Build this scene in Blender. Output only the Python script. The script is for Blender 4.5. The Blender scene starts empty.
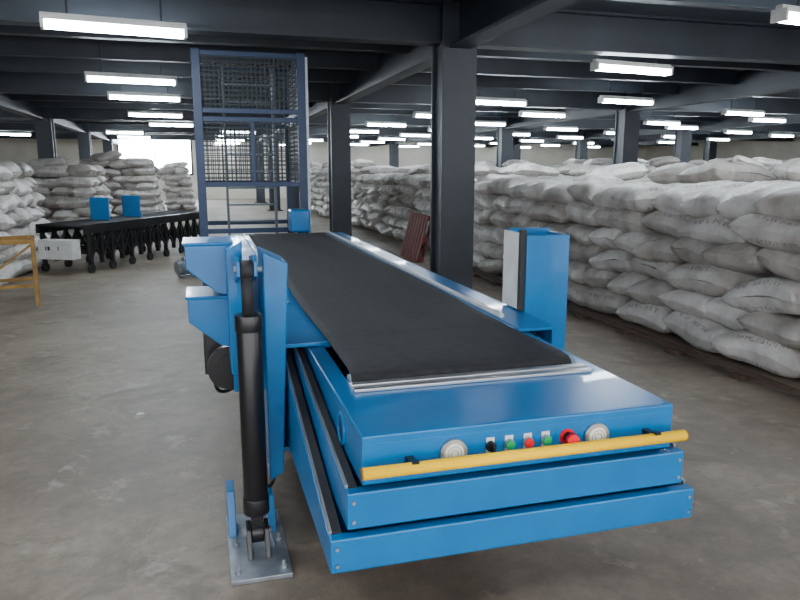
import bpy, math, random
import numpy as np
from mathutils import Vector, Matrix
random.seed(7)
ANG=math.radians(15.9); CA,SA=math.cos(ANG),math.sin(ANG)
OX,OY=0.402,2.058
def W(x,y,z=0.0): return (OX+x*CA-y*SA, OY+x*SA+y*CA, z)
COL=bpy.context.scene.collection

# ---------------------------------------------------------------- materials
def mat(name,color,rough=0.5,metal=0.0,var=0.12,nscale=8.0,bump=0.0,bscale=60.0,color2=None,coat=0.0,spec=0.5):
    m=bpy.data.materials.new(name); m.use_nodes=True
    n=m.node_tree.nodes; l=m.node_tree.links; b=n['Principled BSDF']
    b.inputs['Roughness'].default_value=rough; b.inputs['Metallic'].default_value=metal
    b.inputs['Specular IOR Level'].default_value=spec
    b.inputs['Coat Weight'].default_value=coat
    tc=n.new('ShaderNodeTexCoord'); nz=n.new('ShaderNodeTexNoise'); nz.inputs['Scale'].default_value=nscale
    nz.inputs['Detail'].default_value=6
    l.new(tc.outputs['Object'],nz.inputs['Vector'])
    cr=n.new('ShaderNodeValToRGB'); l.new(nz.outputs['Fac'],cr.inputs['Fac'])
    c2=color2 if color2 else tuple(c*(1-var*2) for c in color)
    cr.color_ramp.elements[0].position=0.3; cr.color_ramp.elements[1].position=0.7
    cr.color_ramp.elements[0].color=(*c2,1); cr.color_ramp.elements[1].color=(*color,1)
    l.new(cr.outputs['Color'],b.inputs['Base Color'])
    if bump>0:
        nb=n.new('ShaderNodeTexNoise'); nb.inputs['Scale'].default_value=bscale; nb.inputs['Detail'].default_value=4
        l.new(tc.outputs['Object'],nb.inputs['Vector'])
        bp=n.new('ShaderNodeBump'); bp.inputs['Strength'].default_value=bump; bp.inputs['Distance'].default_value=0.01
        l.new(nb.outputs['Fac'],bp.inputs['Height']); l.new(bp.outputs['Normal'],b.inputs['Normal'])
    return m
def emis(name,color,s):
    m=bpy.data.materials.new(name); m.use_nodes=True; b=m.node_tree.nodes['Principled BSDF']
    b.inputs['Base Color'].default_value=(*color,1)
    b.inputs['Emission Color'].default_value=(*color,1); b.inputs['Emission Strength'].default_value=s
    return m
M_blue=mat('blue_paint',(0.0,0.145,0.39),0.30,0,0.08,5,0.05,120,coat=0.15,spec=0.35)
M_holeshade=mat('hole_shade_blue',(0.003,0.03,0.12),0.45)  # shade inside the side hole, put into the colour
M_belt=mat('rubber_belt',(0.026,0.026,0.028),0.75,0,0.22,25,0.3,400,spec=0.3)
M_black=mat('black_paint',(0.010,0.010,0.012),0.32,0,0.1,10)
M_rubber=mat('black_rubber',(0.015,0.015,0.017),0.7)
M_alu=mat('aluminium',(0.62,0.63,0.65),0.33,0.85,0.06,12)
M_steel=mat('galvanised_steel',(0.38,0.42,0.46),0.4,0.6,0.2,14)
M_white=mat('white_panel',(0.75,0.76,0.74),0.5)
M_yellow=mat('yellow_paint',(1.0,0.58,0.0),0.45,0,0.02,spec=0.12)
M_yellow2=mat('worn_yellow_paint',(0.33,0.18,0.03),0.6,0,0.25)
M_green=mat('green_button',(0.0,0.33,0.10),0.35)
M_red=mat('red_button',(0.8,0.0,0.015),0.35)
M_lens=mat('lamp_lens',(0.85,0.8,0.68),0.25)
M_col=mat('column_paint',(0.018,0.025,0.036),0.5,0,0.2,3)
M_beam=mat('beam_paint',(0.016,0.024,0.035),0.5,0,0.25,2)
M_ceil=mat('ceiling_deck',(0.028,0.039,0.055),0.6,0,0.2,1.5)
M_wall=mat('wall_paint',(0.62,0.58,0.50),0.8,0,0.1,1)
M_wood=mat('pallet_wood',(0.20,0.035,0.03),0.7,0,0.2,9)
M_plank=mat('dark_plank',(0.10,0.06,0.045),0.8,0,0.2,9)
M_tube=emis('fluorescent_tube',(0.82,0.92,1.0),90.0)
M_glow=emis('added_glow',(0.85,0.93,1.0),60.0)  # added glow in place of the bright far tubes, no daylight source
M_label=mat('label_plate',(0.7,0.7,0.68),0.5)

def floor_mat():
    m=bpy.data.materials.new('concrete_floor'); m.use_nodes=True
    n=m.node_tree.nodes; l=m.node_tree.links; b=n['Principled BSDF']
    tc=n.new('ShaderNodeTexCoord')
    def noise(s,d=8,r=0.6,dist=0.0):
        q=n.new('ShaderNodeTexNoise'); q.inputs['Scale'].default_value=s; q.inputs['Detail'].default_value=d
        q.inputs['Roughness'].default_value=r; q.inputs['Distortion'].default_value=dist; l.new(tc.outputs['Object'],q.inputs['Vector']); return q
    def ramp(src,p0,p1,c0,c1):
        r=n.new('ShaderNodeValToRGB'); l.new(src,r.inputs['Fac']); e=r.color_ramp.elements
        e[0].position=p0;e[1].position=p1;e[0].color=(*c0,1);e[1].color=(*c1,1); return r.outputs['Color']
    def mix(f,a,b2,bt='MIX'):
        x=n.new('ShaderNodeMix'); x.data_type='RGBA'; x.blend_type=bt
        if isinstance(f,float): x.inputs[0].default_value=f
        else: l.new(f,x.inputs[0])
        l.new(a,x.inputs[6])
        if isinstance(b2,tuple): x.inputs[7].default_value=(*b2,1)
        else: l.new(b2,x.inputs[7])
        return x.outputs[2]
    a=noise(0.7); c=noise(9,12,0.75); d=noise(1.9,9,0.68,0.6); e=noise(45,4); g=noise(3.7,12,0.7,0.3)
    col=ramp(a.outputs['Fac'],0.38,0.64,(0.165,0.130,0.097),(0.285,0.232,0.178))
    col=mix(1.0,col,ramp(c.outputs['Fac'],0.3,0.7,(0.58,0.56,0.54),(1.14,1.14,1.14)),'MULTIPLY')
    col=mix(ramp(d.outputs['Fac'],0.50,0.62,(0,0,0),(0.75,0.75,0.75)),col,(0.120,0.090,0.066))
    col=mix(ramp(g.outputs['Fac'],0.57,0.66,(0,0,0),(0.5,0.5,0.5)),col,(0.38,0.335,0.28))
    l.new(col,b.inputs['Base Color'])
    mr=n.new('ShaderNodeMapRange'); l.new(c.outputs['Fac'],mr.inputs[0]); mr.inputs[3].default_value=0.38; mr.inputs[4].default_value=0.75
    l.new(mr.outputs[0],b.inputs['Roughness'])
    bp=n.new('ShaderNodeBump'); bp.inputs['Strength'].default_value=0.25; bp.inputs['Distance'].default_value=0.01
    l.new(e.outputs['Fac'],bp.inputs['Height']); l.new(bp.outputs['Normal'],b.inputs['Normal'])
    return m
M_floor=floor_mat()

def sack_mat():
    m=bpy.data.materials.new('woven_sack'); m.use_nodes=True
    n=m.node_tree.nodes; l=m.node_tree.links; b=n['Principled BSDF']
    at=n.new('ShaderNodeAttribute'); at.attribute_name='bag'
    sp=n.new('ShaderNodeSeparateColor'); l.new(at.outputs['Color'],sp.inputs[0])
    R,U,V=sp.outputs[0],sp.outputs[1],sp.outputs[2]
    def mth(op,a,b2=None):
        q=n.new('ShaderNodeMath'); q.operation=op
        for i,x in enumerate((a,b2)):
            if x is None: continue
            if isinstance(x,(int,float)): q.inputs[i].default_value=x
            else: l.new(x,q.inputs[i])
        return q.outputs[0]
    ramp=n.new('ShaderNodeValToRGB'); l.new(R,ramp.inputs['Fac'])
    e=ramp.color_ramp.elements
    e[0].color=(0.40,0.37,0.34,1); e[1].color=(0.69,0.67,0.645,1)
    q=e.new(0.5); q.color=(0.55,0.525,0.495,1)
    tc=n.new('ShaderNodeTexCoord')
    nz=n.new('ShaderNodeTexNoise'); nz.inputs['Scale'].default_value=5; nz.inputs['Detail'].default_value=8; l.new(tc.outputs['Object'],nz.inputs['Vector'])
    r2=n.new('ShaderNodeValToRGB'); l.new(nz.outputs['Fac'],r2.inputs['Fac'])
    r2.color_ramp.elements[0].position=0.3;r2.color_ramp.elements[1].position=0.62
    r2.color_ramp.elements[0].color=(0.66,0.63,0.60,1); r2.color_ramp.elements[1].color=(1.06,1.06,1.06,1)
    mx=n.new('ShaderNodeMix'); mx.data_type='RGBA'; mx.blend_type='MULTIPLY'; mx.inputs[0].default_value=1
    l.new(ramp.outputs['Color'],mx.inputs[6]); l.new(r2.outputs['Color'],mx.inputs[7])
    cb=n.new('ShaderNodeCombineXYZ'); l.new(mth('MULTIPLY',U,30.0),cb.inputs[0]); l.new(mth('MULTIPLY',V,9.0),cb.inputs[1]); l.new(mth('MULTIPLY',R,50.0),cb.inputs[2])
    tn=n.new('ShaderNodeTexNoise'); tn.inputs['Scale'].default_value=1.6; tn.inputs['Detail'].default_value=1; l.new(cb.outputs[0],tn.inputs['Vector'])
    ink=mth('GREATER_THAN',tn.outputs['Fac'],0.52)
    av=mth('ABSOLUTE',mth('SUBTRACT',V,0.5)); au=mth('ABSOLUTE',mth('SUBTRACT',U,0.5))
    band=mth('MULTIPLY',mth('GREATER_THAN',av,0.39),mth('LESS_THAN',av,0.45))
    band=mth('MULTIPLY',band,mth('LESS_THAN',au,0.30))
    band2=mth('MULTIPLY',mth('LESS_THAN',av,0.18),mth('LESS_THAN',au,0.25))
    tot=mth('MULTIPLY',mth('MULTIPLY',ink,mth('MAXIMUM',band,band2)),0.5)
    m2=n.new('ShaderNodeMix'); m2.data_type='RGBA'; l.new(tot,m2.inputs[0]); l.new(mx.outputs[2],m2.inputs[6]); m2.inputs[7].default_value=(0.14,0.07,0.08,1)
    l.new(m2.outputs[2],b.inputs['Base Color']); b.inputs['Roughness'].default_value=0.5
    nb=n.new('ShaderNodeTexNoise'); nb.inputs['Scale'].default_value=8; nb.inputs['Detail'].default_value=6; nb.inputs['Distortion'].default_value=1.2
    l.new(tc.outputs['Object'],nb.inputs['Vector'])
    bp=n.new('ShaderNodeBump'); bp.inputs['Strength'].default_value=0.6; bp.inputs['Distance'].default_value=0.03
    l.new(nb.outputs['Fac'],bp.inputs['Height']); l.new(bp.outputs['Normal'],b.inputs['Normal'])
    return m
M_sack=sack_mat()

# ---------------------------------------------------------------- mesh builder
class MB:
    def __init__(s): s.v=[]; s.f=[]
    def add(s,vs,fs):
        o=len(s.v); s.v+= [tuple(a) for a in vs]; s.f+=[tuple(i+o for i in f) for f in fs]; return s
    def box(s,x0,x1,y0,y1,z0,z1):
        return s.add([(x0,y0,z0),(x1,y0,z0),(x1,y1,z0),(x0,y1,z0),(x0,y0,z1),(x1,y0,z1),(x1,y1,z1),(x0,y1,z1)],
            [(3,2,1,0),(4,5,6,7),(0,1,5,4),(1,2,6,5),(2,3,7,6),(3,0,4,7)])
    def hexa(s,p):
        return s.add(p,[(3,2,1,0),(4,5,6,7),(0,1,5,4),(1,2,6,5),(2,3,7,6),(3,0,4,7)])
    def prism(s,pts,axis,a,b):
        n=len(pts)
        def mk(p,t):
            return (t,p[0],p[1]) if axis=='x' else ((p[0],t,p[1]) if axis=='y' else (p[0],p[1],t))
        vs=[mk(p,a) for p in pts]+[mk(p,b) for p in pts]
        fs=[tuple(range(n)),tuple(range(2*n-1,n-1,-1))]+[(i,i+n,(i+1)%n+n,(i+1)%n) for i in range(n)]
        return s.add(vs,fs)
    def cyl(s,p0,p1,r,seg=24,r1=None):
        p0=Vector(p0);p1=Vector(p1);r1=r if r1 is None else r1
        q=(p1-p0).to_track_quat('Z','Y'); L=(p1-p0).length
        vs=[];
        for rr,h in((r,0),(r1,L)):
            for i in range(seg):
                t=2*math.pi*i/seg; vs.append(p0+q@Vector((rr*math.cos(t),rr*math.sin(t),h)))
        fs=[tuple(range(seg-1,-1,-1)),tuple(range(seg,2*seg))]+[(i,(i+1)%seg,(i+1)%seg+seg,i+seg) for i in range(seg)]
        return s.add(vs,fs)
    def beamseg(s,p0,p1,w,h):
        p0=Vector(p0);p1=Vector(p1);d=(p1-p0).normalized()
        side=d.cross(Vector((0,0,1)));
        if side.length<1e-3: side=Vector((1,0,0))
        side.normalize(); up=side.cross(d)
        a=side*w/2;b=up*h/2
        return s.hexa([p0-a-b,p0+a-b,p1+a-b,p1-a-b,p0-a+b,p0+a+b,p1+a+b,p1-a+b])
    def ring(s,c,axis,R,r,seg=28,ms=8):
        c=Vector(c);ax=Vector(axis).normalized();q=ax.to_track_quat('Z','Y')
        vs=[];fs=[]
        for i in range(seg):
            t=2*math.pi*i/seg
            for j in range(ms):
                u=2*math.pi*j/ms
                vs.append(c+q@Vector(((R+r*math.cos(u))*math.cos(t),(R+r*math.cos(u))*math.sin(t),r*math.sin(u))))
        for i in range(seg):
            for j in range(ms):
                fs.append((i*ms+j,((i+1)%seg)*ms+j,((i+1)%seg)*ms+(j+1)%ms,i*ms+(j+1)%ms))
        return s.add(vs,fs)
    def obj(s,name,m,parent=None,bevel=0.0,smooth=False,loc=None,rot=0.0):
        me=bpy.data.meshes.new(name); me.from_pydata(s.v,[],s.f); me.update()
        o=bpy.data.objects.new(name,me); COL.objects.link(o); me.materials.append(m)
        import bmesh
        bm=bmesh.new(); bm.from_mesh(me); bmesh.ops.recalc_face_normals(bm,faces=bm.faces); bm.to_mesh(me); bm.free()
        if smooth:
            for p in me.polygons: p.use_smooth= len(p.vertices)==4
        if bevel>0:
            b=o.modifiers.new('bevel','BEVEL'); b.width=bevel; b.segments=2; b.limit_method='ANGLE'
        if parent: o.parent=parent
        if loc: o.location=loc
        o.rotation_euler[2]=rot
        return o
def empty(name,loc=(0,0,0),rot=0.0):
    e=bpy.data.objects.new(name,None); COL.objects.link(e); e.location=loc; e.rotation_euler[2]=rot; e.empty_display_size=0.2
    return e
def curve(name,pts,r,m,parent):
    c=bpy.data.curves.new(name,'CURVE'); c.dimensions='3D'; c.bevel_depth=r; c.bevel_resolution=3
    sp=c.splines.new('NURBS'); sp.points.add(len(pts)-1)
    for i,p in enumerate(pts): sp.points[i].co=(*p,1)
    sp.use_endpoint_u=True; sp.order_u=3
    o=bpy.data.objects.new(name,c); COL.objects.link(o); c.materials.append(m); o.parent=parent; return o

# ---------------------------------------------------------------- building shell
XL,XR,YF,YB,HC=-13.0,27.0,-5.0,38.0,3.4
O0=W(0,0)
def shell(name,m,*b): return MB().box(*b).obj(name,m,loc=O0,rot=ANG)
shell('floor',M_floor,XL,XR,YF,YB,-0.1,0.0)
shell('ceiling',M_ceil,XL,XR,YF,YB,HC,HC+0.15)
shell('wall_back',M_wall,XL,XR,YB,YB+0.2,0,HC)
shell('wall_left',M_wall,XL-0.2,XL,YF,YB,0,HC)
shell('wall_right',M_wall,XR,XR+0.2,YF,YB,0,HC)
wn=empty('glow_panel_1',W(-3.2,YB-0.03),ANG)  # glowing panel added to brighten the back left, where only tubes shine
MB().box(-1.8,1.8,-0.01,0.01,1.4,3.2).obj('glow_pane',M_glow,wn)
MB().box(-1.9,1.9,-0.03,0.02,1.3,1.4).box(-1.9,1.9,-0.03,0.02,3.2,3.3).box(-1.9,-1.8,-0.03,0.02,1.3,3.3).box(1.8,1.9,-0.03,0.02,1.3,3.3).box(-0.03,0.03,-0.03,0.02,1.4,3.2).obj('glow_panel_frame',M_beam,wn)
cx0=1.85; cy0=5.76
PX,PY=6.8,6.8
colx=[cx0+i*PX for i in range(-2,4)]; coly=[cy0+j*PY for j in range(-1,5)]
colx=[x for x in colx if XL+0.5<x<XR-0.5]; coly=[y for y in coly if y<YB-0.5]
for x in colx:
    for y in coly:
        m=MB(); s=0.2
        m.box(-s,s,-s,-s+0.05,0.02,HC).box(-s,s,s-0.05,s,0.02,HC).box(-s+0.03,s-0.06,-s+0.05,s-0.05,0.02,HC)
        m.box(-0.3,0.3,-0.3,0.3,0,0.03)
        m.obj('steel_column',M_col,loc=W(x,y),rot=ANG,bevel=0.004)
for x in colx:
    m=MB(); m.box(-0.12,0.12,YF,YB,2.9,2.93).box(-0.015,0.015,YF,YB,2.93,3.37).box(-0.12,0.12,YF,YB,3.37,HC)
    m.obj('ceiling_beam',M_beam,loc=W(x,0),rot=ANG)
for y in coly:
    m=MB(); m.box(XL,XR,-0.11,0.11,2.96,2.99).box(XL,XR,-0.015,0.015,2.99,3.37).box(XL,XR,-0.11,0.11,3.37,HC)
    m.obj('ceiling_cross_beam',M_beam,loc=W(0,y),rot=ANG)
yy=coly[0]-PY/2
while yy<YB:
    if min(abs(yy-c) for c in coly)>0.3:
        m=MB(); m.box(XL,XR,-0.07,0.07,3.14,3.16).box(XL,XR,-0.01,0.01,3.16,HC)
        m.obj('ceiling_joist',M_beam,loc=W(0,yy),rot=ANG)
    yy+=PY/4

# ---------------------------------------------------------------- lights
def tube(wx,wy,z=2.86,h=math.radians(24)):
    e=empty('fluorescent_light',(wx,wy,z),h)
    MB().box(-0.62,0.62,-0.08,0.08,0.035,0.07).box(-0.62,0.62,-0.035,0.035,0.07,0.10).obj('housing',M_white,e,bevel=0.005)
    MB().cyl((-0.59,-0.035,0.0),(0.59,-0.035,0.0),0.032,12).cyl((-0.59,0.035,0.0),(0.59,0.035,0.0),0.032,12).obj('bloom_widened_lamp',M_tube,e,smooth=True)  # tubes doubled and thickened, their bloom put into the shape
    MB().box(-0.62,-0.59,-0.075,0.075,-0.035,0.05).box(0.59,0.62,-0.075,0.075,-0.035,0.05).obj('end_caps',M_white,e)
    MB().cyl((-0.4,0,0.09),(-0.4,0,HC-z),0.008,6).cyl((0.4,0,0.09),(0.4,0,HC-z),0.008,6).obj('hanger_rods',M_beam,e)
near=[(-2.6,6.67),(-3.88,10.4),(-4.6,12.9),(3.0,9.3),(1.89,13.8),(3.75,6.4),(7.9,16.4),(7.3,19.8),(-0.4,20.5),(-5.8,16.9),(-6.6,20.5),(0.9,17.2),(-1.3,24),(-2.2,27.5),(-1.8,3.2),(4.2,2.8),(1.2,0.2),(-2.6,-0.6)]  # final entries are unseen tubes out of view, added for their light
for p in near: tube(*p)
placed=list(near)
for i,bx in enumerate((0.4,3.7,6.9,10.2,13.4,17.0,20.5)):
    for j in range(8):
        by=(20 if bx<1 else 17.0 if bx<5 else 10.0)+j*3.4+(i%2)*1.7
        if by>YB-1 : continue
        w=W(bx,by)
        if all(math.hypot(w[0]-a,w[1]-b)>2.2 for a,b in placed): tube(w[0],w[1]); placed.append((w[0],w[1]))
for j in range(4):
    w=W(-7.5,9+j*6); tube(w[0],w[1])
for by in (24.5,28,31.5,35):
    for bx in (-3.4,):
        w=W(bx,by)
        if all(math.hypot(w[0]-a,w[1]-b)>1.4 for a,b in placed): tube(w[0],w[1])

# ---------------------------------------------------------------- telescopic conveyor
C=empty('telescopic_belt_conveyor',O0,ANG)
def boom(name,hw,zf0,zf1,zb1,y1,inner):
    m=MB()
    for s in(-1,1):
        a,b=sorted((s*hw,s*inner))
        m.hexa([(a,0.02,zf0),(b,0.02,zf0),(b,y1,zf0-0.02),(a,y1,zf0-0.02),(a,0.02,zf1-0.006),(b,0.02,zf1-0.006),(b,y1,zb1),(a,y1,zb1)])
    m.box(-hw,hw,-0.012,0.03,zf0,zf1)
    m.box(-inner,inner,0.03,y1,zf0+0.01,zf0+0.04)
    m.obj(name,M_blue,C,bevel=0.006)
    r=MB();e=MB()
    for s in(-1,1):
        a,b=sorted((s*(hw-0.012),s*(inner+0.004)))
        r.hexa([(a,0.03,zf1-0.006),(b,0.03,zf1-0.006),(b,y1,zb1),(a,y1,zb1),(a,0.03,zf1+0.004),(b,0.03,zf1+0.004),(b,y1,zb1+0.01),(a,y1,zb1+0.01)])
        a,b=sorted((s*(hw-0.012),s*(hw-0.004)))
        e.hexa([(a,0.03,zf1-0.006),(b,0.03,zf1-0.006),(b,y1,zb1),(a,y1,zb1),(a,0.03,zf1+0.009),(b,0.03,zf1+0.009),(b,y1,zb1+0.015),(a,y1,zb1+0.015)])
    r.obj(name+'_slide_rails',M_rubber,C); e.obj(name+'_rail_edges',M_alu,C)
    sc=MB()
    for s in(-1,1):
        for z in(zf0+0.025,zf1-0.03): sc.cyl((s*(hw-0.02),-0.012,z),(s*(hw-0.02),-0.017,z),0.006,10)
    sc.obj(name+'_screws',M_steel,C)
boom('lower_boom',0.636,0.41,0.52,0.80,1.3,0.59)
boom('middle_boom',0.584,0.545,0.662,0.815,1.3,0.541)
m=MB()
m.box(-0.535,0.535,0.0,0.43,0.80,0.83)
m.box(-0.535,0.535,0.0,0.03,0.675,0.81)
m.box(-0.535,-0.51,0.02,1.4,0.675,0.81).box(0.51,0.535,0.02,1.4,0.675,0.81)
m.box(-0.535,-0.46,0.42,1.4,0.80,0.83).box(0.46,0.535,0.42,1.4,0.80,0.83)
m.box(-0.52,0.52,0.02,1.4,0.675,0.69)
m.obj('nose_housing',M_blue,C,bevel=0.006)
m=MB()
m.box(-0.47,0.47,0.40,0.432,0.83,0.842).box(-0.47,0.47,0.445,0.475,0.826,0.846).box(-0.47,0.47,0.483,0.495,0.826,0.842)
m.obj('nose_scraper_strips',M_alu,C,bevel=0.003)
MB().box(-0.46,0.46,0.43,0.60,0.80,0.822).obj('roller_gap',M_black,C)
MB().cyl((-0.46,0.55,0.818),(0.46,0.55,0.818),0.036,32).obj('nose_roller',M_steel,C,smooth=True)
def belt():
    pr=[]
    for i in range(9):
        t=math.pi*0.5+math.pi*0.5*(1-i/8)
        pr.append((0.55+0.042*math.cos(t),0.818+0.042*math.sin(t)))
    ys=np.linspace(0.6,6.25,70)
    for y in ys: pr.append((y,0.861+0.004*math.sin(y*3.1)+ (0.004 if y>1.1 else 0)))
    nx=16; vs=[];fs=[]
    for k,(y,z) in enumerate(pr):
        for i in range(nx+1):
            x=-0.452+0.892*i/nx
            xe=x*(1+0.008*math.sin(y*4.2))
            vs.append((xe,y-0.012*math.sin(i/nx*math.pi*1.0)*(1 if k<10 else 0),z+0.0025*math.sin(i*0.9+y*2)))
    for k in range(len(pr)-1):
        for i in range(nx):
            a=k*(nx+1)+i; fs.append((a,a+1,a+nx+2,a+nx+1))
    o=MB().add(vs,fs).obj('conveyor_belt',M_belt,C)
    for p in o.data.polygons:p.use_smooth=True
    s=o.modifiers.new('s','SOLIDIFY'); s.thickness=0.006; s.offset=0
belt()
def lamp(x):
    MB().cyl((x,0.0,0.752),(x,-0.014,0.752),0.043,32).obj('work_lamp_bezel',M_alu,C,smooth=True)
    MB().cyl((x,-0.012,0.752),(x,-0.019,0.752),0.034,32,0.028).obj('work_lamp_lens',M_lens,C,smooth=True)
    m=MB()
    for r in(0.012,0.022): m.ring((x,-0.019,0.752),(0,1,0),r,0.0015,24,6)
    m.obj('work_lamp_ribs',M_steel,C,smooth=True)
lamp(-0.25); lamp(0.243)
for x,mm,kind in((-0.127,M_black,'r'),(-0.064,M_green,'b'),(0.0,M_red,'b'),(0.062,M_green,'b'),(0.14,M_red,'m')):
    if kind=='m': MB().cyl((x,0,0.758),(x,-0.004,0.758),0.027,24).obj('button_label',M_red,C)
    else: MB().box(x-0.014,x+0.014,-0.003,0,0.735,0.785).obj('button_label',M_label,C,bevel=0.001)
    MB().cyl((x,-0.002,0.758),(x,-0.012,0.758),0.017,24).obj('button_collar',M_black if kind!='b' else M_steel,C,smooth=True)
    if kind=='b': MB().cyl((x,-0.01,0.758),(x,-0.02,0.758),0.0145,24).obj('push_button',mm,C,smooth=True)
    elif kind=='m': MB().cyl((x,-0.01,0.758),(x,-0.03,0.758),0.012,24).cyl((x,-0.03,0.758),(x,-0.046,0.758),0.024,28,0.020).obj('emergency_stop',mm,C,smooth=True)
    else: MB().cyl((x,-0.01,0.758),(x,-0.02,0.758),0.013,20).box(x-0.004,x+0.004,-0.034,-0.018,0.742,0.776).obj('selector_switch',mm,C)
MB().cyl((-0.548,-0.06,0.742),(0.538,-0.06,0.742),0.0180,24).obj('guard_bar',M_yellow,C,smooth=True)
MB().cyl((-0.551,-0.06,0.742),(-0.547,-0.06,0.742),0.0183,24).cyl((0.537,-0.06,0.742),(0.541,-0.06,0.742),0.0183,24).obj('guard_bar_caps',M_yellow2,C)
m=MB()
for x in(-0.39,0.43):
    m.box(x-0.012,x+0.012,-0.06,0.0,0.74,0.755).box(x-0.010,x+0.010,-0.07,-0.05,0.755,0.764)
m.obj('guard_bar_brackets',M_black,C)
for s in(-1,1):
    MB().ring((s*0.536,0.30,0.745),(1,0,0),0.05,0.008).obj('side_port_ring',M_blue,C,smooth=True)
    MB().cyl((s*0.53,0.30,0.745),(s*0.539,0.30,0.745),0.046,28).obj('side_port',M_holeshade,C,smooth=True)  # dark disc instead of an open hole, its shade painted in
B0,B1=1.07,6.35
m=MB()
for s in(-1,1):
    a,b=sorted((s*0.675,s*0.655)); m.box(a,b,B0,B1,0.36,0.85)
    a,b=sorted((s*0.675,s*0.475)); m.box(a,b,B0,B1,0.835,0.853)
    a,b=sorted((s*0.675,s*0.62)); m.box(a,b,B0,B1,0.36,0.38)
m.box(-0.48,0.48,B0+0.02,B1,0.82,0.85)
m.box(-0.66,0.66,B0+0.35,B1,0.36,0.385)
m.obj('base_frame',M_blue,C,bevel=0.004)
MB().box(0.49,0.515,B0+0.25,B1,0.853,0.872).obj('belt_guide_right',M_white,C,bevel=0.003)
MB().box(-0.515,-0.495,B0+0.9,B1,0.853,0.865).obj('belt_guide_left',M_blue,C,bevel=0.003)
m=MB()
for k in range(6):
    y=B0+0.7+k*0.85
    m.box(-0.683,-0.675,y,y+0.05,0.37,0.84)
m.obj('frame_ribs',M_blue,C)
m=MB()
for y in(2.6,5.9):
    for s in(-1,1):
        x=s*0.6
        m.box(x-0.05,x+0.05,y-0.05,y+0.05,0.02,0.37).box(x-0.1,x+0.1,y-0.1,y+0.1,0,0.02)
m.obj('support_legs',M_blue,C,bevel=0.004)
m=MB(); m.prism([(6.35,0.36),(6.62,0.5),(6.62,0.78),(6.35,0.86)],'x',-0.675,0.675); m.obj('drive_head',M_blue,C,bevel=0.01)
m=MB(); m.hexa([(-0.725,0.98,0.27),(-0.665,0.98,0.30),(-0.665,1.22,0.30),(-0.725,1.22,0.27),(-0.725,0.98,1.27),(-0.620,0.98,1.22),(-0.620,1.22,1.22),(-0.725,1.22,1.27)])
m.obj('lift_post_inner',M_blue,C,bevel=0.006)
m=MB(); m.hexa([(-0.865,1.06,0.74),(-0.80,1.06,0.70),(-0.80,1.30,0.70),(-0.865,1.30,0.74),(-0.865,1.06,1.27),(-0.80,1.06,1.31),(-0.80,1.30,1.31),(-0.865,1.30,1.27)])
m.box(-0.85,-0.66,1.24,1.28,0.60,1.15)
m.obj('lift_post_outer',M_blue,C,bevel=0.006)
RY=0.30
m=MB()
m.box(0.68,0.93,1.12+RY,1.14+RY,0.62,1.26).box(0.68,0.70,1.14+RY,1.36+RY,0.30,1.26).box(0.91,0.93,1.14+RY,1.36+RY,0.30,1.26).box(0.68,0.93,1.34+RY,1.36+RY,0.30,1.28)
m.obj('lift_post_right',M_blue,C,bevel=0.004)
MB().box(0.655,0.679,1.16+RY,1.36+RY,0.86,1.27).obj('post_white_liner',M_white,C,bevel=0.003)
MB().box(0.650,0.682,1.13+RY,1.158+RY,0.86,1.29).obj('post_black_strip',M_rubber,C)
for z,x0 in((1.285,-1.03),(1.055,-1.03)):
    m=MB()
    m.prism([(x0,z),(-0.83,z),(-0.83,z-0.225),(-0.90,z-0.21),(x0,z-0.10)],'y',1.16,1.42)
    m.box(x0-0.01,-0.83,1.15,1.43,z,z+0.012)
    m.obj('side_shelf_bracket',M_blue,C,bevel=0.004)
m=MB(); m.cyl((-0.86,1.42,0.68),(-0.86,1.78,0.68),0.095,32).cyl((-0.86,1.37,0.68),(-0.86,1.42,0.68),0.105,32).cyl((-0.86,1.345,0.68),(-0.86,1.37,0.68),0.07,32)
for i in range(10): m.cyl((-0.86,1.45+i*0.032,0.68),(-0.86,1.458+i*0.032,0.68),0.108,32)
m.obj('drive_motor',M_black,C)
m=MB(); m.box(-0.97,-0.90,1.5,1.68,0.72,0.82).box(-0.86,-0.675,1.5,1.7,0.60,0.63).box(-0.98,-0.88,1.9,2.3,0.5,0.78)
m.obj('motor_terminal_box',M_black,C,bevel=0.006)
m=MB(); m.box(-0.80,-0.675,1.9,2.5,0.45,0.80).box(-0.79,-0.675,3.0,3.6,0.5,0.8); m.obj('side_cabinet',M_blue,C,bevel=0.006)
curve('motor_cable',[(-0.93,1.6,0.62),(-0.94,1.65,0.5),(-0.88,1.8,0.42),(-0.78,1.9,0.45),(-0.7,2.1,0.5)],0.009,M_rubber,C)
curve('hydraulic_hose',[(-0.76,0.9,0.30),(-0.73,1.0,0.22),(-0.68,1.2,0.2),(-0.68,1.5,0.3),(-0.70,1.8,0.45)],0.009,M_rubber,C)
hx,hy=-0.795,0.875
m=MB(); m.cyl((hx,hy,0.21),(hx,hy,1.02),0.050,36).cyl((hx,hy,0.19),(hx,hy,0.26),0.054,36).cyl((hx,hy,0.97),(hx,hy,1.035),0.055,36)
m.cyl((hx-0.024,hy,0.10),(hx+0.024,hy,0.10),0.045,28).box(hx-0.024,hx+0.024,hy-0.03,hy+0.03,0.10,0.21)
m.obj('hydraulic_barrel',M_black,C,smooth=True,bevel=0.002)
m=MB(); m.cyl((hx,hy,1.03),(hx,hy,1.19),0.024,24); m.cyl((hx-0.024,hy,1.215),(hx+0.024,hy,1.215),0.038,24); m.obj('hydraulic_rod',M_rubber,C,smooth=True)
m=MB(); m.cyl((hx-0.05,hy,1.215),(hx+0.06,hy,1.215),0.013,16); m.cyl((hx-0.06,hy,0.10),(hx+0.06,hy,0.10),0.015,16); m.obj('pivot_pins',M_steel,C,smooth=True)
m=MB()
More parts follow.
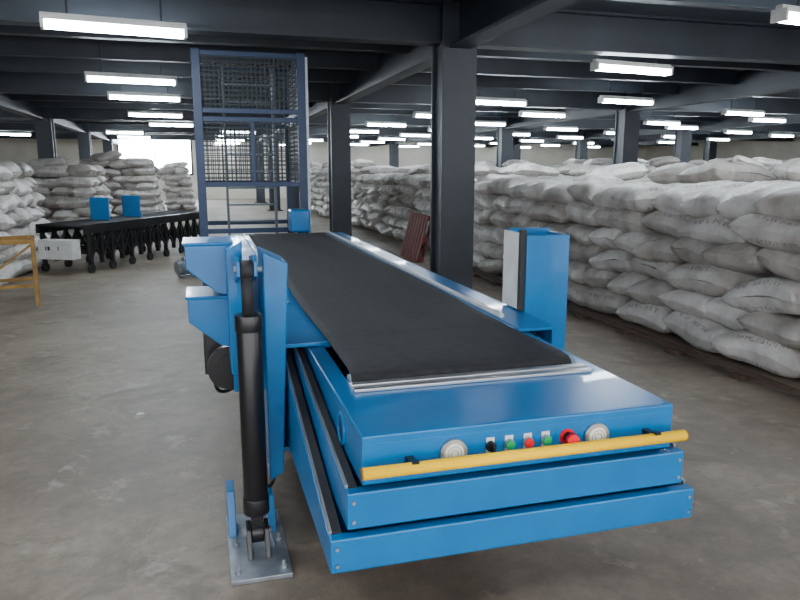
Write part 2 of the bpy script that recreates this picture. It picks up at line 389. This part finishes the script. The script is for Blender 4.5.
for s in(-1,1):
    a,b=sorted((hx+s*0.026,hx+s*0.040)); m.prism([(hy-0.035,1.19),(hy-0.035,1.25),(hy+0.02,1.27),(hy+0.25,1.24),(hy+0.25,1.12)],'x',a,b)
m.obj('rod_clevis',M_blue,C,bevel=0.003)
m=MB(); m.box(hx-0.12,hx+0.12,hy-0.22,hy+0.33,0,0.02)
m.obj('foot_plate',M_steel,C,bevel=0.003)
m=MB()
for s in(-1,1):
    a,b=sorted((hx+s*0.028,hx+s*0.046)); m.prism([(hy-0.09,0.02),(hy+0.09,0.02),(hy+0.045,0.13),(hy,0.155),(hy-0.045,0.13)],'x',a,b)
m.obj('foot_clevis',M_black,C,bevel=0.003)
m=MB()
for dx in(-0.09,0.09):
    for dy in(-0.17,0.05,0.22):
        m.cyl((hx+dx,hy+dy,0.02),(hx+dx,hy+dy,0.034),0.014,6).cyl((hx+dx,hy+dy,0.034),(hx+dx,hy+dy,0.055),0.007,12)
m.obj('anchor_bolts',M_steel,C)
m=MB(); m.prism([(hy+0.12,0.02),(hy+0.32,0.02),(hy+0.32,0.20),(hy+0.2,0.20)],'x',hx-0.115,hx-0.08)
m.prism([(hy+0.12,0.02),(hy+0.32,0.02),(hy+0.32,0.16),(hy+0.2,0.16)],'x',hx+0.06,hx+0.09); m.obj('foot_gussets',M_blue,C,bevel=0.004)
rx=0.80; ry=1.54
m=MB(); m.cyl((rx,ry,0.19),(rx,ry,1.02),0.046,28).cyl((rx,ry,1.02),(rx,ry,1.2),0.02,20).cyl((rx-0.035,ry,0.1),(rx+0.035,ry,0.1),0.045,20).box(rx-0.03,rx+0.03,ry-0.03,ry+0.03,0.1,0.2); m.obj('hydraulic_barrel_right',M_black,C)
m=MB(); m.box(rx-0.115,rx+0.115,ry-0.25,ry+0.25,0,0.02).box(rx-0.055,rx-0.04,ry-0.06,ry+0.06,0.02,0.14).box(rx+0.04,rx+0.055,ry-0.06,ry+0.06,0.02,0.14); m.obj('foot_plate_right',M_steel,C)

# ---------------------------------------------------------------- vertical lift cage
G=empty('vertical_lift_cage',W(-0.28,7.0),ANG)
fr=MB(); H=3.0; XA,XB=-0.66,0.58
for x in(XA,XB):
    for y in(0,1.4):
        fr.box(x-0.05,x+0.05,y-0.05,y+0.05,0,H)
for z in(0.1,0.85,1.42,2.2,2.3,H-0.04):
    for y in(0,1.4): fr.box(XA,XB,y-0.03,y+0.03,z-0.03,z+0.03)
    for x in(XA,XB): fr.box(x-0.03,x+0.03,0,1.4,z-0.03,z+0.03)
fr.box(-0.05,0.0,-0.02,0.02,1.42,2.2)
fr.obj('cage_frame',mat('cage_blue',(0.004,0.025,0.08),0.45),G,bevel=0.004)
ms=MB(); t=0.0062
for (z0,z1) in((1.44,2.18),(2.32,H-0.06)):
    x=XA+0.04
    while x<XB:
        ms.box(x-t,x+t,-t,t,z0,z1); ms.box(x-t,x+t,1.4-t,1.4+t,z0,z1); x+=0.055
    z=z0
    while z<z1:
        ms.box(XA,XB,-t,t,z-t,z+t); ms.box(XA,XB,1.4-t,1.4+t,z-t,z+t)
        for xx in(XA,XB): ms.box(xx-t,xx+t,0,1.4,z-t,z+t)
        z+=0.055
    y=0.04
    while y<1.38:
        for xx in(XA,XB): ms.box(xx-t,xx+t,y-t,y+t,z0,z1)
        y+=0.055
ms.obj('wire_mesh_panels',mat('mesh_grey_green',(0.022,0.034,0.042),0.55,0.1),G)
ld=MB()
for i in range(12): ld.box(-0.32,0.28,0.6,0.72,0.25+i*0.22,0.27+i*0.22)
ld.box(-0.35,-0.32,0.6,0.72,0,2.9).box(0.28,0.31,0.6,0.72,0,2.9)
ld.obj('lift_carrier_slats',mat('slat_steel',(0.12,0.15,0.18),0.5,0.3),G)
MB().box(0.36,0.60,-0.42,-0.10,0.85,1.12).box(0.45,0.55,-0.3,-0.2,0,0.85).obj('gearbox',M_blue,G,bevel=0.02)
MB().box(XB+0.05,XB+0.08,-0.06,0.02,0,2.95).obj('cable_trunking',M_steel,G)

# ---------------------------------------------------------------- sacks
def template(nu,nv,L,Wd,h,rs):
    s=np.linspace(-1,1,nu+1); u=np.sin(s*np.pi/2)*0.75+s*0.25
    s2=np.linspace(-1,1,nv+1); v=np.sin(s2*np.pi/2)*0.8+s2*0.2
    U,V=np.meshgrid(u,v,indexing='ij')
    T=np.clip(1-np.abs(U)**5,0,1)**0.5*np.clip(1-np.abs(V)**4,0,1)**0.5
    ph=rs.uniform(0,6.28,8)
    lump=1+0.10*np.sin(3.1*U+ph[0])*np.cos(2.3*V+ph[1])+0.06*np.sin(7*U+ph[2]+2*V)+0.05*np.sin(9*V+ph[3]+3*U)
    ex=0.93+0.07*V**2+0.02*np.sin(8*V+ph[4]); ey=0.92+0.08*U**2+0.025*np.sin(6*U+ph[5])
    X=L/2*U*ex; Y=Wd/2*V*ey
    mid=0.015*np.sin(3*U+ph[6])+0.012*np.sin(2.5*V+ph[7])-0.01*U*U
    Zt=mid+h/2*T*lump; Zb=mid*0.6-h/2*T*(0.96+0.06*np.sin(5*U+ph[2]))
    top=np.stack([X,Y,Zt],-1).reshape(-1,3); bot=np.stack([X,Y,Zb],-1).reshape(-1,3)
    vs=np.concatenate([top,bot]); N=len(top)
    uv=np.stack([U,V],-1).reshape(-1,2); uv=np.concatenate([uv,uv])*0.5+0.5
    fs=[]
    for i in range(nu):
        for j in range(nv):
            a=i*(nv+1)+j;b=a+1;c=a+nv+2;d=a+nv+1
            fs.append((a,d,c,b)); fs.append((a+N,b+N,c+N,d+N))
    return vs,uv,np.array(fs)
def stack(name,x0,x1,y0,y1,layers,hi,seed,pitch=0.235,top_extra=0.3,flip=False):
    rs=np.random.RandomState(seed); nu,nv=(16,12) if hi else (8,6)
    temps=[template(nu,nv,0.84,0.57,0.285,rs) for _ in range(8)]
    Vs=[];Fs=[];At=[];off=0
    def put(x,y,z,yaw,tx=0,ty=0):
        nonlocal off
        vs,uv,fs=temps[rs.randint(8)]
        sc=rs.uniform(0.94,1.06,3)
        R=(Matrix.Rotation(yaw,3,'Z')@Matrix.Rotation(tx,3,'X')@Matrix.Rotation(ty,3,'Y'))
        p=(vs*sc)@np.array(R).T+np.array([x,y,z])
        p[:,2]=np.maximum(p[:,2],0.004)
        Vs.append(p);Fs.append(fs+off);off+=len(p)
        At.append(np.concatenate([np.full((len(p),1),rs.rand()),uv,np.ones((len(p),1))],1))
    lx,ly=x1-x0,y1-y0
    wob=rs.uniform(0,6.28)
    for k in range(layers):
        z=0.135+k*pitch; ins=0.028*k
        full=k>=layers-1
        long=(k%2==0)
        stepy=0.77 if long else 0.52
        ny=max(1,int(round(ly/stepy))); sy=ly/ny
        depth=0.27 if long else 0.40
        for i in range(ny):
            yc=y0+sy*(i+0.5)
            yaw=(math.pi/2 if long else 0)+rs.normal(0,0.09)+(math.pi if rs.rand()<0.5 else 0)
            put(x0+depth+ins+0.04*math.sin(yc*1.3+wob+k*0.4)+rs.normal(0,0.03),yc+rs.normal(0,0.03),z+0.015*math.sin(yc*0.9+wob)*(k/3)+rs.normal(0,0.012),yaw,rs.normal(0,0.08),rs.normal(0,0.07))
        stepx=0.52 if long else 0.77
        nx=max(1,int(round((lx-0.5)/stepx)));sx=(lx-0.5)/nx
        for i in range(nx):
            yaw=(math.pi/2 if long else 0)+rs.normal(0,0.07)
            put(x0+0.5+sx*(i+0.5),y0+(0.40 if long else 0.27)+ins+rs.normal(0,0.02),z+rs.normal(0,0.012),yaw,rs.normal(0,0.05),rs.normal(0,0.05))
            if layers-k<=4 and hi: put(x0+0.5+sx*(i+0.5),y1-0.3-ins,z,yaw)
        if full:
            ay=max(1,int(ly/0.54)); ax=max(1,int((lx-0.7)/0.78))
            for i in range(ay):
                for j in range(ax):
                    put(x0+0.98+j*0.78+rs.normal(0,0.03),y0+(i+0.5)*ly/ay,z+rs.normal(0,0.02),rs.normal(0,0.1),rs.normal(0,0.06),rs.normal(0,0.06))
                    if rs.rand()<top_extra:
                        put(x0+0.75+j*0.78+rs.normal(0,0.08),y0+(i+0.5)*ly/ay,z+pitch*0.9,rs.normal(0,0.5),rs.normal(0,0.1),rs.normal(0,0.12))
    cz=(layers-1)*pitch  # hidden core block, added inside the stack to block light
    cv=np.array([(x,y,z) for z in(0.0,cz) for x,y in((x0+0.45,y0+0.4),(x1-0.1,y0+0.4),(x1-0.1,y1-0.2),(x0+0.45,y1-0.2))])
    Vs.append(cv); cf=np.array([(3,2,1,0),(4,5,6,7),(0,1,5,4),(1,2,6,5),(2,3,7,6),(3,0,4,7)])+off
    Fs.append(cf); At.append(np.tile([0.3,0.0,0.0,1],(8,1)))
    V=np.concatenate(Vs);F=np.concatenate(Fs);A=np.concatenate(At)
    if flip:
        V[:,0]=x0+x1-V[:,0]; F=F[:,::-1]
    V[:,0]-=x0; V[:,1]-=y0
    me=bpy.data.meshes.new(name)
    me.from_pydata(V.tolist(),[],F.tolist())
    at=me.attributes.new('bag','FLOAT_COLOR','POINT'); at.data.foreach_set('color',A.astype(np.float32).ravel())
    me.polygons.foreach_set('use_smooth',np.ones(len(F),dtype=bool)); me.materials.append(M_sack); me.update()
    o=bpy.data.objects.new(name,me); COL.objects.link(o); o.location=W(x0,y0); o.rotation_euler[2]=ANG
    return o
S='sack_stack'
stack(S,3.25,6.6,0.6,9.0,6,True,1,0.235,0.22)
stack(S,3.27,6.5,10.8,18.6,6,False,2,0.24)
stack(S,3.0,6.0,21.0,27.0,7,False,3)
stack(S,7.8,11.5,8.0,12.1,6,False,4)
stack(S,7.8,11.5,13.1,18.8,7,False,14)
stack(S,7.8,12,19.9,25.6,7,False,5)
stack(S,12.8,17,14.0,18.8,7,False,6)
stack(S,12.8,17,19.9,25.0,7,False,16)
stack(S,-7.0,-3.6,8.6,12.1,7,True,7,flip=True)
stack(S,-6.0,-3.2,15.6,18.2,7,False,8,flip=True)
stack(S,-4.5,-2.2,21.0,24.0,8,False,9,flip=True)
stack(S,-2.4,-1.2,27.0,29.0,7,False,10,flip=True)
stack(S,-11,-7.6,17.0,25.6,8,False,11,flip=True)
m=MB()
for i in range(11): m.box(-0.14,0.05,0.15+i*0.78,0.27+i*0.78,0,0.04)
m.box(-0.10,-0.02,0.1,8.3,0.04,0.06)
m.obj('dunnage_planks',M_plank,loc=W(3.10,0.6),rot=ANG)

# ---------------------------------------------------------------- roller conveyor on left
ang2=ANG-math.atan2(1.8,3.3)
R=empty('roller_conveyor',W(-3.08,9.9),ang2)
m=MB(); Lr=3.7
for x in(-0.42,0.42):
    m.box(x-0.03,x+0.03,0,Lr,0.62,0.76)
n=14
for i in range(n):
    y=0.1+i*(Lr-0.2)/(n-1)
    for x in(-0.42,0.42):
        m.box(x-0.03,x+0.03,y-0.025,y+0.025,0.14,0.68)
        if i<n-1:
            y2=y+(Lr-0.2)/(n-1); m.beamseg((x,y,0.2),(x,y2,0.62),0.03,0.035); m.beamseg((x,y,0.62),(x,y2,0.2),0.03,0.035)
    m.box(-0.42,0.42,y-0.015,y+0.015,0.3,0.33)
m.obj('frame',M_black,R)
m=MB()
for i in range(0,n,2):
    y=0.1+i*(Lr-0.2)/(n-1)
    for x in(-0.42,0.42): m.cyl((x-0.025,y,0.07),(x+0.025,y,0.07),0.07,16); m.box(x-0.035,x+0.035,y-0.02,y+0.02,0.07,0.16)
m.obj('casters',M_rubber,R)
m=MB(); y=0.06
while y<Lr: m.cyl((-0.4,y,0.74),(0.4,y,0.74),0.024,10); y+=0.085
m.obj('rollers',M_rubber,R,smooth=True)
MB().box(-0.27,0.33,-0.2,0.0,0.24,0.54).obj('control_box',M_white,R,bevel=0.01)
MB().box(-0.14,-0.12,-0.203,-0.2,0.38,0.44).box(-0.10,-0.06,-0.203,-0.2,0.38,0.44).box(0.08,0.095,-0.203,-0.2,0.38,0.44).obj('control_box_label',M_black,R)
m=MB()
for y in(1.0,1.9):
    m.box(-0.2,0.16,y,y+0.03,0.76,1.14).box(-0.2,-0.17,y,y+0.2,0.76,0.95)
m.obj('blue_stop_plates',M_blue,R,bevel=0.01)

T=empty('yellow_trestle',(-4.80,8.25,0),ANG+0.2)
m=MB()
for x in(-0.3,0.35):
    for y in(-0.3,0.3): m.beamseg((x,y*1.15,0),(x,y,0.78),0.045,0.045)
    m.box(x-0.02,x+0.02,-0.32,0.32,0.72,0.77).box(x-0.02,x+0.02,-0.32,0.32,0.2,0.24)
for y in(-0.3,0.3): m.box(-0.32,0.37,y-0.02,y+0.02,0.74,0.79).box(-0.3,0.35,y-0.015,y+0.015,0.22,0.26)
m.beamseg((-0.3,-0.33,0.24),(0.35,-0.3,0.74),0.025,0.025)
m.obj('trestle_frame',M_yellow2,T,bevel=0.004)

P=empty('wooden_pallet',W(2.62,9.6),ANG)
m=MB()
for i in range(7): m.box(0.0,0.02,0.0+i*0.16,0.10+i*0.16,0,0.85)
for z in(0.02,0.38,0.75): m.box(0.02,0.09,0,1.06,z,z+0.09)
for i in range(4): m.box(0.09,0.11,0.0+i*0.32,0.10+i*0.32,0,0.85)
o=m.obj('pallet_boards',M_wood,P); o.rotation_euler=(0,math.radians(14),0); o.location=(0,0,0.0)

E=empty('spare_gear_motor',(-3.15,10.4,0),ANG+0.4)
m=MB(); m.cyl((-0.25,0,0.15),(0.12,0,0.15),0.10,24).box(0.12,0.32,-0.11,0.11,0.03,0.28).box(-0.2,0.3,-0.12,0.12,0,0.03).box(-0.15,0.0,-0.05,0.05,0.24,0.31)
for i in range(7): m.cyl((-0.22+i*0.045,0,0.15),(-0.21+i*0.045,0,0.15),0.115,24)
m.obj('motor_body',M_steel,E,bevel=0.003)
m=MB(); m.cyl((-0.1,0,0.03),(0.14,0.03,0.03),0.03,14).box(0.1,0.18,-0.04,0.08,0,0.06); m.obj('pipe_fitting',M_black,loc=(-2.45,8.3,0),rot=-0.6)
m=MB()
m.add([(0,0,0.002),(0.05,0.01,0.006),(0.045,0.04,0.002),(0.005,0.035,0.008)],[(0,1,2,3)])
m.obj('paper_scrap',M_white,loc=(-1.75,4.35,0))

# ---------------------------------------------------------------- world and camera
w=bpy.data.worlds.new('World'); bpy.context.scene.world=w; w.use_nodes=True
bg=w.node_tree.nodes['Background']; bg.inputs[0].default_value=(0.97,0.97,1.0,1); bg.inputs[1].default_value=4.5
cam=bpy.data.cameras.new('camera'); co=bpy.data.objects.new('camera',cam); COL.objects.link(co)
cam.sensor_width=36; cam.lens=31.05; cam.clip_end=200
co.location=(0,0,1.6); co.rotation_euler=(math.radians(90-10.7),0,0)
bpy.context.scene.camera=co
